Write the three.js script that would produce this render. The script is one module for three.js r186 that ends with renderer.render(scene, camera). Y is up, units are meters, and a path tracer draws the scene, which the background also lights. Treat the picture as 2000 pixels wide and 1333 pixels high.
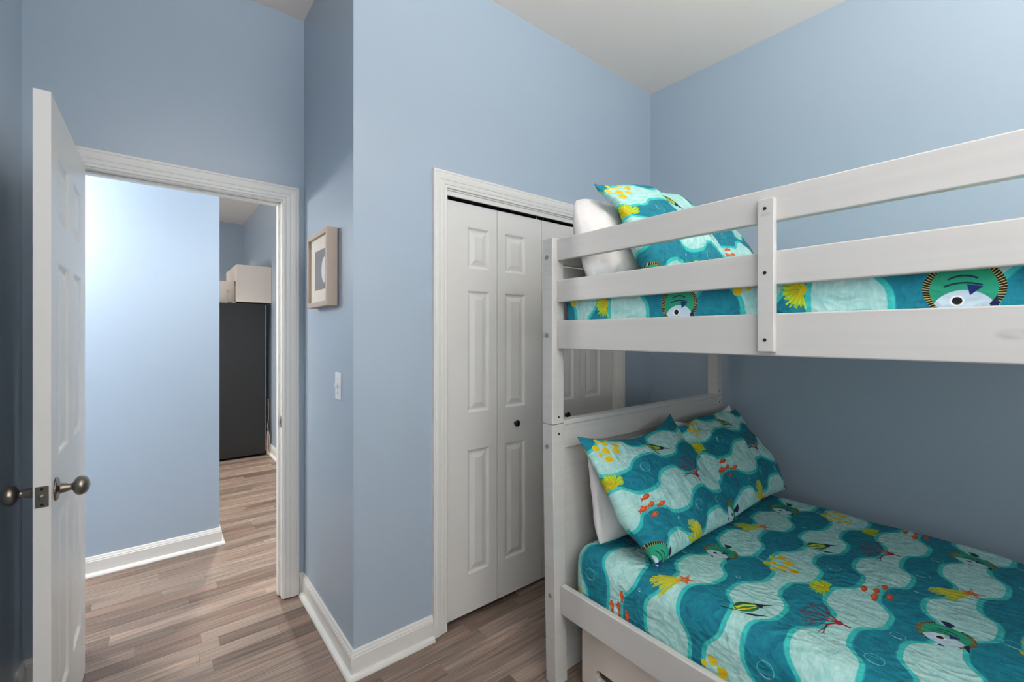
import * as THREE from 'three';
import { RoundedBoxGeometry } from 'three/addons/geometries/RoundedBoxGeometry.js';
import { mergeGeometries, toCreasedNormals } from 'three/addons/utils/BufferGeometryUtils.js';
import { ImprovedNoise } from 'three/addons/math/ImprovedNoise.js';
import { RectAreaLightUniformsLib } from 'three/addons/lights/RectAreaLightUniformsLib.js';

// ------------------------------------------------------------------ camera, sky, lights, exposure
// Room frame: u runs along the closet wall, v runs away from the window wall; three.js x = u, y = up, z = -v.
const scene = new THREE.Scene();
const FOCAL = 863.2, HORIZON = 654.3, YAW = 0.888565;
const camera = new THREE.PerspectiveCamera(2 * Math.atan(1333 / 2 / FOCAL) * 180 / Math.PI, 2000 / 1333, 0.05, 60);
camera.position.set(0, 1.35, 0);
camera.lookAt(Math.cos(YAW), 1.35, -Math.sin(YAW));
camera.setViewOffset(2000, 1333, 0, 1333 / 2 - HORIZON, 2000, 1333);
camera.updateProjectionMatrix();

const renderer = new THREE.WebGLRenderer({ antialias: true });
renderer.toneMapping = THREE.LinearToneMapping;
renderer.toneMappingExposure = 0.88;
renderer.shadowMap.enabled = true;
scene.background = new THREE.Color(0.72, 0.84, 1.0);
RectAreaLightUniformsLib.init();

function areaLight(color, intensity, w, h, at, to) {
  const l = new THREE.RectAreaLight(color, intensity, w, h);
  l.position.set(at[0], at[1], -at[2]);
  l.lookAt(to[0], to[1], -to[2]);
  scene.add(l);
  return l;
}
// unseen area lights, at the bedroom windows and at the left end of the hall
areaLight(new THREE.Color(1.0, 0.94, 0.87), 2.8, 1.5, 1.35, [1.45, 1.62, -1.40], [1.45, 1.62, 2]);
areaLight(new THREE.Color(1.0, 0.93, 0.85), 2.2, 1.0, 1.35, [-0.40, 1.42, -0.75], [2, 1.42, -0.75]);  // unseen side window, placed to light the surfaces facing left
areaLight(new THREE.Color(1.0, 0.95, 0.88), 9, 0.7, 1.9, [-2.34, 1.3, 3.0], [0.6, 1.3, 3.0]);  // unseen source, placed to brighten the hall
areaLight(new THREE.Color(1.0, 0.95, 0.88), 8, 2.4, 1.7, [-2.34, 1.1, 4.7], [0.6, 0.6, 4.7]);  // unseen source, placed to brighten the floor towards the kitchen

// ------------------------------------------------------------------ helpers
let seed = 20240611;
const rnd = () => { seed = (seed * 1664525 + 1013904223) >>> 0; return seed / 4294967296; };
const noise = new ImprovedNoise();
const n3 = (x, y, z) => noise.noise(x, y, z);
const used = {};
const numbered = (n) => { const k = used[n] = (used[n] ?? -1) + 1; return k ? `${n}_${String(k).padStart(3, '0')}` : n; };
const shade = (o) => { o.castShadow = true; o.receiveShadow = true; return o; };
function mesh(name, geo, m, parent) {
  const o = shade(new THREE.Mesh(geo, m));
  o.name = parent ? name : numbered(name);
  (parent ?? scene).add(o);
  return o;
}
function group(name, parent) { const g = new THREE.Group(); g.name = parent ? name : numbered(name); (parent ?? scene).add(g); return g; }
function tag(o, label, category, grp) { o.userData.label = label; o.userData.category = category; if (grp) o.userData.group = grp; return o; }
function struct(o, label) { o.userData.kind = 'structure'; if (label) { o.userData.label = label; } return o; }
function metreUV(g) {   // uv in metres from the face each vertex lies on
  const p = g.attributes.position, n = g.attributes.normal, uv = new Float32Array(p.count * 2);
  for (let i = 0; i < p.count; i++) {
    const ax = Math.abs(n.getX(i)), ay = Math.abs(n.getY(i)), az = Math.abs(n.getZ(i));
    let a, b;
    if (ay >= ax && ay >= az) { a = p.getX(i); b = p.getZ(i); } else if (ax >= az) { a = p.getZ(i); b = p.getY(i); } else { a = p.getX(i); b = p.getY(i); }
    uv[2 * i] = a; uv[2 * i + 1] = b;
  }
  g.setAttribute('uv', new THREE.BufferAttribute(uv, 2));
  return g;
}
// box between room coordinates, edges rounded by r
function box(u0, u1, y0, y1, v0, v1, r = 0) {
  const w = u1 - u0, h = y1 - y0, d = v1 - v0;
  const g = r ? new RoundedBoxGeometry(w, h, d, 2, Math.min(r, w / 2.2, h / 2.2, d / 2.2)) : new THREE.BoxGeometry(w, h, d);
  g.translate((u0 + u1) / 2, (y0 + y1) / 2, -(v0 + v1) / 2);
  return metreUV(g.index ? g : g);
}
const flat = (g) => (g.index ? g.toNonIndexed() : g);
const join = (gs) => mergeGeometries(gs.map((g) => { const q = flat(g); for (const k of Object.keys(q.attributes)) if (!['position', 'normal', 'uv'].includes(k)) q.deleteAttribute(k); return q; }));
function fromTris(pos) {
  const g = new THREE.BufferGeometry();
  g.setAttribute('position', new THREE.Float32BufferAttribute(pos, 3));
  g.computeVertexNormals();
  return metreUV(g);
}
// turn a "surface" of 4 corner points into two triangles
const quad = (out, a, b, c, d) => out.push(...a, ...b, ...c, ...a, ...c, ...d);

// ------------------------------------------------------------------ textures
function dataTexture(w, h, fn, color = false) {
  const d = new Uint8Array(w * h * 4);
  for (let j = 0; j < h; j++) for (let i = 0; i < w; i++) {
    const c = fn(i / w, j / h), k = 4 * (j * w + i);
    if (typeof c === 'number') d[k] = d[k + 1] = d[k + 2] = c; else { d[k] = c[0]; d[k + 1] = c[1]; d[k + 2] = c[2]; }
    d[k + 3] = 255;
  }
  const t = new THREE.DataTexture(d, w, h);
  t.wrapS = t.wrapT = THREE.RepeatWrapping;
  t.magFilter = THREE.LinearFilter; t.minFilter = THREE.LinearMipmapLinearFilter; t.generateMipmaps = true;
  if (color) t.colorSpace = THREE.SRGBColorSpace;
  t.needsUpdate = true;
  return t;
}
const clamp = (x, a = 0, b = 1) => Math.min(b, Math.max(a, x));
const mix = (a, b, t) => a + (b - a) * t;
const mix3 = (a, b, t) => [mix(a[0], b[0], t), mix(a[1], b[1], t), mix(a[2], b[2], t)];
const smooth = (a, b, x) => { const t = clamp((x - a) / (b - a)); return t * t * (3 - 2 * t); };
// noise that repeats after one unit in x and y
const tn = (x, y, fx, fy, z) => {
  const A = n3(x * fx, y * fy, z), B = n3((x - 1) * fx, y * fy, z), C = n3(x * fx, (y - 1) * fy, z), D = n3((x - 1) * fx, (y - 1) * fy, z);
  return mix(mix(A, B, x), mix(C, D, x), y);
};

const rollerTex = dataTexture(256, 256, (x, y) => 128 + 60 * tn(x, y, 42, 42, 1.3) + 45 * tn(x, y, 90, 90, 7.7));
rollerTex.repeat.set(2.5, 2.5);
const grainBump = dataTexture(256, 256, (x, y) => 128 + 50 * tn(x, y, 3, 70, 4.1) + 40 * tn(x, y, 6, 120, 9.3));
const woodTex = dataTexture(1024, 512, (x, y) => {
  const bend = 0.02 * tn(x, y, 3, 4, 2.2);
  const a = tn(x, clamp(y + bend, 0, 0.9999), 4, 46, 3.1), b = tn(x, clamp(y + bend, 0, 0.9999), 9, 120, 8.4), c = tn(x, y, 3, 7, 5.9), e = tn(x, y, 26, 200, 1.7);
  let t = 0.52 + 0.62 * a + 0.34 * b + 0.4 * c;
  const k = Math.max(0, e - 0.28) * 1.7;          // pores
  t = clamp(t - k);
  const col = mix3([112, 96, 87], [196, 179, 166], t);
  const g = clamp(0.5 + 1.2 * c);
  return [mix(col[0] - 5, col[0] + 4, g), mix(col[1] + 2, col[1] - 2, g), mix(col[2] + 4, col[2] - 3, g)];
}, true);

// brushed white paint over pine: a few knots show through faintly
const paintTex = dataTexture(512, 384, (x, y) => {
  let t = 1 - 0.025 * clamp(0.5 + tn(x, y, 3, 60, 2.7)) - 0.02 * clamp(tn(x, y, 5, 9, 6.2));
  for (const [kx, ky, r] of [[0.958, 0.5, 1], [0.31, 0.17, 0.8], [0.62, 0.83, 0.6]]) {
    const d = Math.hypot(Math.min(Math.abs(x - kx), 1 - Math.abs(x - kx)) * 1.2 / (0.026 * r), Math.min(Math.abs(y - ky), 1 - Math.abs(y - ky)) * 0.9 / (0.011 * r));
    t -= 0.12 * smooth(1.1, 0.5, d) * (0.6 + 0.9 * tn(x, y, 40, 60, 3.9));
  }
  return clamp(t) * 255;
}, true);
paintTex.repeat.set(1 / 1.2, 1 / 0.9);

// ------------------------------------------------------------------ materials
const std = (o) => new THREE.MeshStandardMaterial(o);
const M = {
  wall: new THREE.MeshPhysicalMaterial({ color: '#a9b9c9', roughness: 0.33, bumpMap: rollerTex, bumpScale: 0.00035 }),
  wallGloss: new THREE.MeshPhysicalMaterial({ color: '#a9b9c9', roughness: 0.14 }),
  ceiling: std({ color: '#f1e8e1', roughness: 0.9, bumpMap: rollerTex, bumpScale: 0.0006 }),
  trim: std({ color: '#e6e5e1', roughness: 0.32 }),
  doorPaint: std({ color: '#e2e1dd', roughness: 0.36, bumpMap: grainBump, bumpScale: 0.0002 }),
  bedPaint: std({ color: '#cccac6', map: paintTex, roughness: 0.38, bumpMap: grainBump, bumpScale: 0.00025 }),
  trundle: std({ color: '#d8cec2', roughness: 0.45, bumpMap: grainBump, bumpScale: 0.0002 }),
  bronze: new THREE.MeshPhysicalMaterial({ color: '#8b847b', metalness: 1, roughness: 0.3 }),
  steel: std({ color: '#a8a6a2', metalness: 1, roughness: 0.35 }),
  dark: std({ color: '#151413', roughness: 0.8 }),
  knobDark: std({ color: '#35322f', metalness: 0.7, roughness: 0.35 }),
  plate: std({ color: '#e8edf0', roughness: 0.35 }),
  fridge: std({ color: '#222223', roughness: 0.5, bumpMap: rollerTex, bumpScale: 0.0012 }),
  fridgeDoor: std({ color: '#1c1c1d', roughness: 0.25 }),
  cabinet: std({ color: '#eaddd0', roughness: 0.45 }),
  whiteCloth: std({ color: '#e9e5e3', roughness: 0.95 }),
  slab: std({ color: '#4a3f38', roughness: 0.9 }),
  glass: new THREE.MeshPhysicalMaterial({ color: '#ffffff', transmission: 1, thickness: 0, roughness: 0.02, ior: 1.5 }),
  matBoard: std({ color: '#efe7da', roughness: 0.9 }),
  printGrey: std({ color: '#918f93', roughness: 0.9 }),
  printWhite: std({ color: '#eae8e6', roughness: 0.9 }),
  cord: std({ color: '#b49c8c', roughness: 0.6 }),
  lampGlass: std({ color: '#ffffff', roughness: 0.6, emissive: '#fff1dc', emissiveIntensity: 3 }),
};

// ------------------------------------------------------------------ room shell
const CEIL = 2.99, UL = -0.388, UR = 2.635, VC = 1.745, VE = 2.483, UJ = 0.613, VB = -1.45;
const VEB = 2.60, VH = 3.40, UH = 0.332, UK = 1.04, VK = 7.63;
struct(mesh('ceiling', box(-2.5, UR + 0.12, CEIL, CEIL + 0.08, VB - 0.12, VK + 0.12), M.ceiling), 'flat white painted ceiling');
const WL = { v0: -1.25, v1: -0.25, y0: 0.75, y1: 2.1 };
struct(mesh('wall_left', join([
  box(UL - 0.11, UL, 0, CEIL, VB - 0.12, WL.v0), box(UL - 0.11, UL, 0, CEIL, WL.v1, VE),
  box(UL - 0.11, UL, 0, WL.y0, WL.v0, WL.v1), box(UL - 0.11, UL, WL.y1, CEIL, WL.v0, WL.v1),
]), M.wallGloss), 'glossy light blue wall beside the open door');
// entry wall with the door opening
const DO = { u0: -0.256, u1: 0.527, y1: 2.048 };
struct(mesh('wall_entry', join([
  box(-2.5, DO.u0, 0, CEIL, VE, VEB), box(DO.u0, DO.u1, DO.y1, CEIL, VE, VEB), box(DO.u1, UR + 0.12, 0, CEIL, VE, VEB),
]), M.wall), 'light blue wall with the doorway to the hall');
struct(mesh('wall_jog', box(UJ, UJ + 0.09, 0, CEIL, VC, VE), M.wall), 'narrow light blue return wall with picture and switch');
const CO = { u0: 1.017, u1: 2.277, y1: 2.028 };
struct(mesh('wall_closet', join([
  box(UJ + 0.09, CO.u0, 0, CEIL, VC, VC + 0.1), box(CO.u0, CO.u1, CO.y1, CEIL, VC, VC + 0.1), box(CO.u1, UR, 0, CEIL, VC, VC + 0.1),
]), M.wall), 'light blue wall around the closet doors');
struct(mesh('wall_right', box(UR, UR + 0.12, 0, CEIL, VB - 0.12, VE), M.wall), 'light blue wall along the bunk bed');
const WI = { u0: 0.7, u1: 2.2, y0: 0.95, y1: 2.3 };
struct(mesh('wall_back', join([
  box(UL, WI.u0, 0, CEIL, VB - 0.12, VB), box(WI.u1, UR, 0, CEIL, VB - 0.12, VB),
  box(WI.u0, WI.u1, 0, WI.y0, VB - 0.12, VB), box(WI.u0, WI.u1, WI.y1, CEIL, VB - 0.12, VB),
]), M.wall), 'light blue wall behind the camera with the unseen window');
struct(mesh('wall_hall', box(-2.4, UH, 0, CEIL, VH, VH + 0.12), M.wall), 'bright blue hall wall seen through the doorway');
struct(mesh('wall_hall_side', box(UK, UK + 0.12, 0, CEIL, VEB, VK + 0.12), M.wall), 'blue wall behind the refrigerator');
struct(mesh('wall_kitchen', box(-2.4, UK, 0, CEIL, VK, VK + 0.12), M.wall), 'blue end wall of the kitchen');
struct(mesh('wall_living', box(-2.52, -2.4, 0, CEIL, VEB, VK + 0.12), M.wall), 'far wall of the living space beside the hall');

// floor: a slab under individual planks running along u
const floor = struct(group('floor'), 'greyish brown wood plank floor');
mesh('slab', box(-2.5, UR + 0.12, -0.06, -0.006, VB - 0.12, VK + 0.12), M.slab, floor);
{
  const tones = ['#f4f1ee', '#ece8e4', '#e2dcd7', '#dcd2cb', '#d3cbc5', '#c6bdb6', '#e6dfdb', '#b9b0a9'];
  const mats = tones.map((c, i) => {
    const t = woodTex.clone(); t.repeat.set(0.8, 2.1); t.offset.set(0.137 * i, 0.119 * i); t.needsUpdate = true;
    return std({ color: c, map: t, roughness: 0.42, bumpMap: grainBump, bumpScale: 0.0002 });
  });
  const W = 0.0762, lens = [0.3, 0.46, 0.61, 0.76, 0.91];
  const geos = {};
  const geoFor = (len, k) => geos[`${len}_${k}`] ??= (() => {
    const g = new THREE.BoxGeometry(len - 0.0007, 0.006, W - 0.0009);
    const p = g.attributes.position, uv = g.attributes.uv;
    for (let i = 0; i < p.count; i++) uv.setXY(i, p.getX(i) + 0.37 * k, p.getZ(i) + 0.083 * k);
    return g;
  })();
  const all = [];
  for (let v = VB; v < VK; v += W) {
    let u = -2.4 - rnd() * 0.8;
    const umax = v + W < VE ? UR : UK;
    while (u < umax) {
      const len = lens[Math.floor(rnd() * 5)];
      const k = Math.floor(rnd() * 6), tone = Math.floor(rnd() * tones.length);
      const uc = u + len / 2, vc = v + W / 2;
      if (!(vc < VE && uc + len / 2 < UL)) all.push({ uc, vc, len, k, tone });
      u += len;
    }
  }
  const seen = (p) => {     // rough view of the floor that the photograph shows
    const X = Math.sin(YAW) * p.uc - Math.cos(YAW) * p.vc, Z = Math.cos(YAW) * p.uc + Math.sin(YAW) * p.vc;
    const px = 1000 + FOCAL * X / Z, py = HORIZON + FOCAL * 1.35 / Z;
    return Z > 0.9 && px > 60 && px < 1180 && py < 1420 && p.vc > 0.9 && !(p.uc > 0.75 && p.vc > 1.95 && p.vc < 2.6);
  };
  all.forEach((p) => { p.d = Math.hypot(p.uc, p.vc) + (seen(p) ? 0 : 100); });
  all.sort((a, b) => a.d - b.d);
  const rest = [];
  all.forEach((p, i) => {
    if (i < 290 && p.d < 100) {
      const m = mesh('plank', geoFor(p.len, p.k), mats[p.tone], floor);
      m.position.set(p.uc, -0.003, -p.vc);
    } else {
      const g = geoFor(p.len, p.k).clone().toNonIndexed(); g.translate(p.uc, -0.003, -p.vc);
      const c = new THREE.Color(tones[p.tone]), a = new Float32Array(g.attributes.position.count * 3);
      for (let q = 0; q < a.length; q += 3) { a[q] = c.r; a[q + 1] = c.g; a[q + 2] = c.b; }
      g.setAttribute('color', new THREE.BufferAttribute(a, 3));
      rest.push(g);
    }
  });
  const restTex = woodTex.clone(); restTex.repeat.set(0.8, 2.1); restTex.needsUpdate = true;
  const m = mesh('far_planks', mergeGeometries(rest), std({ vertexColors: true, map: restTex, roughness: 0.42, bumpMap: grainBump, bumpScale: 0.0002 }), floor);
  m.userData.kind = 'stuff';
}

// baseboards: a profile (out from wall, height) swept between two points; e0/e1 = mitre at each end
const BASE = [[0, 0], [0.031, 0], [0.031, 0.006], [0.027, 0.014], [0.021, 0.019], [0.0135, 0.0205], [0.0135, 0.082], [0.0115, 0.086], [0.0115, 0.0905], [0.0085, 0.096], [0.0065, 0.104], [0.004, 0.108], [0, 0.108]];
function baseboard(side, a, b, n, e0 = 0, e1 = 0, label) {
  const d = [b[0] - a[0], b[1] - a[1]], L = Math.hypot(...d); d[0] /= L; d[1] /= L;
  const P = (q, end) => {
    const s = end ? L + e1 * q[0] : -e0 * q[0];
    return [a[0] + d[0] * s + n[0] * q[0], q[1] + 0.001, -(a[1] + d[1] * s + n[1] * q[0])];
  };
  const t = [];
  for (let i = 0; i + 1 < BASE.length; i++) quad(t, P(BASE[i], 0), P(BASE[i], 1), P(BASE[i + 1], 1), P(BASE[i + 1], 0));
  for (const end of [0, 1]) for (let i = 1; i + 1 < BASE.length; i++) t.push(...P(BASE[0], end), ...P(BASE[i + (end ? 1 : 0)], end), ...P(BASE[i + (end ? 0 : 1)], end));
  let g = fromTris(t);
  // make sure the faces look outwards from the wall
  const p = g.attributes.normal; let s = 0; for (let i = 0; i < p.count; i++) s += p.getX(i) * n[0] - p.getZ(i) * n[1];
  if (s < 0) { for (let i = 0; i < t.length; i += 9) for (let k = 0; k < 3; k++) { const q = t[i + 3 + k]; t[i + 3 + k] = t[i + 6 + k]; t[i + 6 + k] = q; } g = fromTris(t); }
  return struct(mesh(`baseboard_${side}`, g, M.trim), label);
}
baseboard('entry', [0.59, VE], [UJ, VE], [0, -1], 0, -1, 'short white baseboard beside the door casing');
baseboard('jog', [UJ, VE], [UJ, VC], [-1, 0], -1, 1, 'white baseboard under the picture wall');
baseboard('closet', [UJ, VC], [0.9605, VC], [0, -1], 1, 0, 'white baseboard left of the closet');
baseboard('closet_corner', [2.333, VC], [UR, VC], [0, -1], 0, -1, 'white baseboard between closet and corner');
baseboard('right', [UR, VC], [UR, VB], [-1, 0], -1, -1, 'white baseboard behind the bunk bed');
baseboard('left', [UL, VB], [UL, VE], [1, 0], -1, -1, 'white baseboard on the glossy wall');
baseboard('entry_left', [UL, VE], [-0.318, VE], [0, -1], -1, 0, 'white baseboard behind the open door');
baseboard('hall', [-2.4, VH], [UH, VH], [0, -1], 0, 1, 'white baseboard along the hall wall');
baseboard('hall_end', [UH, VH], [UH, VH + 0.12], [1, 0], 1, 1, 'white baseboard around the hall wall end');
baseboard('hall_side', [UK, VK], [UK, VEB], [-1, 0], 0, 0, 'white baseboard behind the refrigerator');

// ------------------------------------------------------------------ door casings
const CAS = [[0, 0], [0, 0.0075], [0.003, 0.0095], [0.009, 0.0095], [0.012, 0.0075], [0.0155, 0.0105], [0.028, 0.0125], [0.031, 0.011], [0.034, 0.0135], [0.05, 0.0165], [0.058, 0.0165], [0.061, 0.0145], [0.064, 0.0165], [0.0705, 0.0165], [0.073, 0.014], [0.073, 0]];
// one board of a casing on a wall that faces -v (dir -1) or +v (dir 1)
function casingBoards(parent, uL, uR, yT, v, dir, y0 = 0.004) {
  const corners = (q) => [[uL - q[0], y0], [uL - q[0], yT + q[0]], [uR + q[0], yT + q[0]], [uR + q[0], y0]].map(([u, y]) => [u, y, -(v + dir * q[1])]);
  const names = ['side_casing', 'head_casing', 'side_casing'];
  for (let s = 0; s < 3; s++) {
    const t = [];
    for (let i = 0; i + 1 < CAS.length; i++) {
      const A = corners(CAS[i]), B = corners(CAS[i + 1]);
      if (dir < 0) quad(t, A[s], A[s + 1], B[s + 1], B[s]); else quad(t, B[s], B[s + 1], A[s + 1], A[s]);
    }
    // foot caps
    mesh(names[s], fromTris(t), s === 1 ? M.trim : M.trim, parent);
  }
}
{
  const t1 = struct(group('trim_1'), 'white moulded casing around the hall doorway');
  casingBoards(t1, -0.243, 0.5145, 2.0345, VE, -1, 0.006);
  casingBoards(t1, -0.243, 0.5145, 2.0345, VEB, 1, 0.006);
  // jambs and stops
  mesh('jamb', box(0.509, DO.u1, 0.004, 2.048, VE - 0.0005, VEB + 0.0005, 0.0015), M.trim, t1);
  mesh('jamb', box(DO.u0, -0.2375, 0.004, 2.048, VE - 0.0005, VEB + 0.0005, 0.0015), M.trim, t1);
  mesh('head_jamb', box(-0.2375, 0.509, 2.029, 2.048, VE - 0.0005, VEB + 0.0005, 0.0015), M.trim, t1);
  mesh('door_stop', box(0.4975, 0.509, 0.006, 2.029, VE + 0.04, VE + 0.075, 0.003), M.trim, t1);
  mesh('door_stop', box(-0.2375, -0.226, 0.006, 2.029, VE + 0.04, VE + 0.075, 0.003), M.trim, t1);
  mesh('door_stop', box(-0.226, 0.4975, 2.0175, 2.029, VE + 0.04, VE + 0.075, 0.003), M.trim, t1);
  // latch strike on the jamb
  const sp = new THREE.Shape(); sp.moveTo(-0.016, -0.03); sp.lineTo(0.012, -0.03); sp.quadraticCurveTo(0.02, -0.03, 0.02, -0.018); sp.lineTo(0.02, 0.018); sp.quadraticCurveTo(0.02, 0.03, 0.012, 0.03); sp.lineTo(-0.016, 0.03); sp.closePath();
  const hole = new THREE.Path(); hole.moveTo(-0.008, -0.013); hole.lineTo(0.008, -0.013); hole.lineTo(0.008, 0.013); hole.lineTo(-0.008, 0.013); hole.closePath(); sp.holes.push(hole);
  const g = new THREE.ExtrudeGeometry(sp, { depth: 0.0018, bevelEnabled: false }); g.rotateY(-Math.PI / 2); g.translate(0.509, 0.905, -(VE + 0.02));
  const st = mesh('strike_plate', g, M.steel, t1); st.userData.label = 'metal latch strike plate';
  mesh('strike_recess', box(0.5088, 0.5096, 0.892, 0.918, VE + 0.012, VE + 0.028), M.dark, st);

  const t2 = struct(group('trim_2'), 'white moulded casing around the closet doors');
  casingBoards(t2, 1.034, 2.26, 2.0165, VC, -1, 0.006);
  mesh('jamb', box(CO.u0, 1.036, 0.003, CO.y1, VC - 0.0005, VC + 0.1, 0.0015), M.trim, t2);
  mesh('jamb', box(2.258, CO.u1, 0.003, CO.y1, VC - 0.0005, VC + 0.1, 0.0015), M.trim, t2);
  mesh('head_jamb', box(1.036, 2.258, 2.009, CO.y1, VC - 0.0005, VC + 0.1, 0.0015), M.trim, t2);
  mesh('track_cover', box(1.036, 2.258, 1.988, 2.009, VC + 0.004, VC + 0.014, 0.001), M.trim, t2);
  mesh('track', box(1.036, 2.258, 1.994, 2.009, VC + 0.03, VC + 0.052, 0.001), M.dark, t2);
}

// ------------------------------------------------------------------ panelled doors
// moulded panel: nested rectangles (inset, depth); local x right, y up, z out of the face
const PANEL = [[0, 0], [0.004, -0.002], [0.010, -0.0075], [0.014, -0.0085], [0.020, -0.0085], [0.040, -0.0025], [0.0425, -0.0018]];
function panelGeo(w, h, x, y, z, back) {
  const t = [];
  const R = ([i, d]) => [[-w / 2 + i, -h / 2 + i, d], [w / 2 - i, -h / 2 + i, d], [w / 2 - i, h / 2 - i, d], [-w / 2 + i, h / 2 - i, d]];
  for (let k = 0; k + 1 < PANEL.length; k++) { const A = R(PANEL[k]), B = R(PANEL[k + 1]); for (let s = 0; s < 4; s++) quad(t, A[s], A[(s + 1) % 4], B[(s + 1) % 4], B[s]); }
  const C = R(PANEL[PANEL.length - 1]); quad(t, C[0], C[1], C[2], C[3]);
  const g = fromTris(t);
  if (back) g.rotateY(Math.PI);
  g.translate(x, y, z);
  return g;
}
// leaf: x 0..w, y 0..h, z 0..t ; panels [x0,x1,y0,y1]
function doorLeaf(parent, w, h, t, panels, m) {
  const s = new THREE.Shape(); s.moveTo(0, 0); s.lineTo(w, 0); s.lineTo(w, h); s.lineTo(0, h); s.closePath();
  for (const [a, b, c, d] of panels) { const q = new THREE.Path(); q.moveTo(a, c); q.lineTo(a, d); q.lineTo(b, d); q.lineTo(b, c); q.closePath(); s.holes.push(q); }
  const body = mesh('leaf', metreUV(new THREE.ExtrudeGeometry(s, { depth: t, bevelEnabled: false })), m, parent);
  for (const [a, b, c, d] of panels) {
    mesh('panel', panelGeo(b - a, d - c, (a + b) / 2, (c + d) / 2, t), m, body);
    mesh('panel', panelGeo(b - a, d - c, (a + b) / 2, (c + d) / 2, 0, true), m, body);
  }
  return body;
}
function knobGeo() {   // egg-shaped knob on a stem, axis +y from the door face
  const pts = [[0, 0], [0.033, 0], [0.033, 0.003], [0.030, 0.006], [0.0175, 0.0075], [0.0145, 0.012], [0.013, 0.022], [0.0105, 0.026], [0.0095, 0.032], [0.0115, 0.036], [0.0195, 0.039], [0.0255, 0.0445], [0.028, 0.052], [0.0268, 0.059], [0.022, 0.066], [0.0145, 0.0705], [0.0065, 0.0725], [0, 0.073]];
  return new THREE.LatheGeometry(pts.map((p) => new THREE.Vector2(...p)), 40);
}
{
  // entry door, swung open into the room beside the glossy wall
  const d = struct(group('door_1'), 'open white six panel entry door with bronze knobs');
  const w = 0.693, h = 2.012, t = 0.035;
  d.position.set(-0.2105, 0.010, -(VE - 0.037)); // hinge corner on the room side
  // local x runs from hinge to latch edge (towards -v), local z = thickness towards the glossy wall
  d.rotation.y = -Math.PI / 2 - 0.012;
  // after the turn local +x points to -v, local +z points to -u
  const st = 0.112, mid = 0.10, pw = (w - 2 * st - mid) / 2;
  const cols = [[st, st + pw], [st + pw + mid, w - st]], rows = [[0.232, 0.815], [0.985, 1.555], [1.672, 1.872]];
  const panels = []; for (const c of cols) for (const r of rows) panels.push([c[0], c[1], r[0], r[1]]);
  const leaf = doorLeaf(d, w, h, t, panels, M.doorPaint);
  const kx = w - 0.066, ky = 0.895;
  const k1 = mesh('door_handle', knobGeo(), M.bronze, d); k1.rotation.x = Math.PI / 2; k1.position.set(kx, ky, t); k1.userData.label = 'dark bronze door knob';
  const k2 = mesh('door_handle', knobGeo(), M.bronze, d); k2.rotation.x = -Math.PI / 2; k2.position.set(kx, ky, 0); k2.userData.label = 'dark bronze door knob';
  const lp = mesh('latch_plate', new RoundedBoxGeometry(0.003, 0.058, 0.0265, 2, 0.001), M.bronze, d); lp.position.set(w + 0.0006, ky, t / 2); lp.userData.label = 'bronze latch plate';
  const bolt = new THREE.CylinderGeometry(0.0085, 0.0085, 0.012, 20, 1, false, 0, Math.PI); bolt.rotateZ(-Math.PI / 2);
  const lb = mesh('latch_bolt', new RoundedBoxGeometry(0.012, 0.017, 0.014, 3, 0.0055), M.bronze, lp); lb.position.set(0.005, 0, 0);
  for (const s of [-1, 1]) { const sc = mesh('screw', new THREE.CylinderGeometry(0.0038, 0.0038, 0.0012, 14), M.knobDark, lp); sc.rotation.z = Math.PI / 2; sc.position.set(0.0013, s * 0.0215, 0); }
  for (const y of [0.2, 1.0, 1.82]) { const hg = mesh('hinge', new THREE.CylinderGeometry(0.006, 0.006, 0.09, 14), M.bronze, d); hg.position.set(-0.004, y, t + 0.004); }
}
// closet bifold doors
{
  const B = [1.040, 1.3425, 1.6465, 1.9515, 2.2545], t = 0.03, y0 = 0.02, h = 1.955;
  const rows = [[0.183, 0.777], [0.957, 1.542], [1.648, 1.846]];
  [[0, 1, 'white bifold closet door pair left of the bed post'], [2, 3, 'white bifold closet door pair behind the bed headboard']].forEach(([i, j, label], n) => {
    const d = struct(group(`door_${n + 2}`), label);
    for (const k of [i, j]) {
      const w = B[k + 1] - B[k] - 0.003;
      const wide = k % 2 === 0 ? 0.124 : 0.048, a = wide, b = w - (k % 2 === 0 ? 0.048 : 0.117);
      const hold = new THREE.Group();
      const leaf = doorLeaf(d, w, h, t, rows.map((r) => [a, b, r[0], r[1]]), M.doorPaint);
      leaf.position.set(B[k] + 0.0015, y0, -(1.771 + t));
      // top pivot pins
      const pin = mesh('pivot_pin', new THREE.CylinderGeometry(0.004, 0.004, 0.022, 10), M.steel, d); pin.position.set(k % 2 === 0 ? B[k] + 0.025 : B[k + 1] - 0.025, y0 + h + 0.011, -(1.771 + t / 2));
    }
    const kx = n ? 1.835 : 1.459;
    const pts = [[0, 0], [0.008, 0], [0.008, 0.006], [0.007, 0.010], [0.012, 0.014], [0.0165, 0.019], [0.0165, 0.023], [0.012, 0.0275], [0, 0.029]];
    const kn = mesh('knob', new THREE.LatheGeometry(pts.map((p) => new THREE.Vector2(...p)), 28), M.knobDark, d);
    kn.rotation.x = Math.PI / 2; kn.position.set(kx, 0.893, -1.771); kn.userData.label = 'small dark round knob';
  });
}
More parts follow.
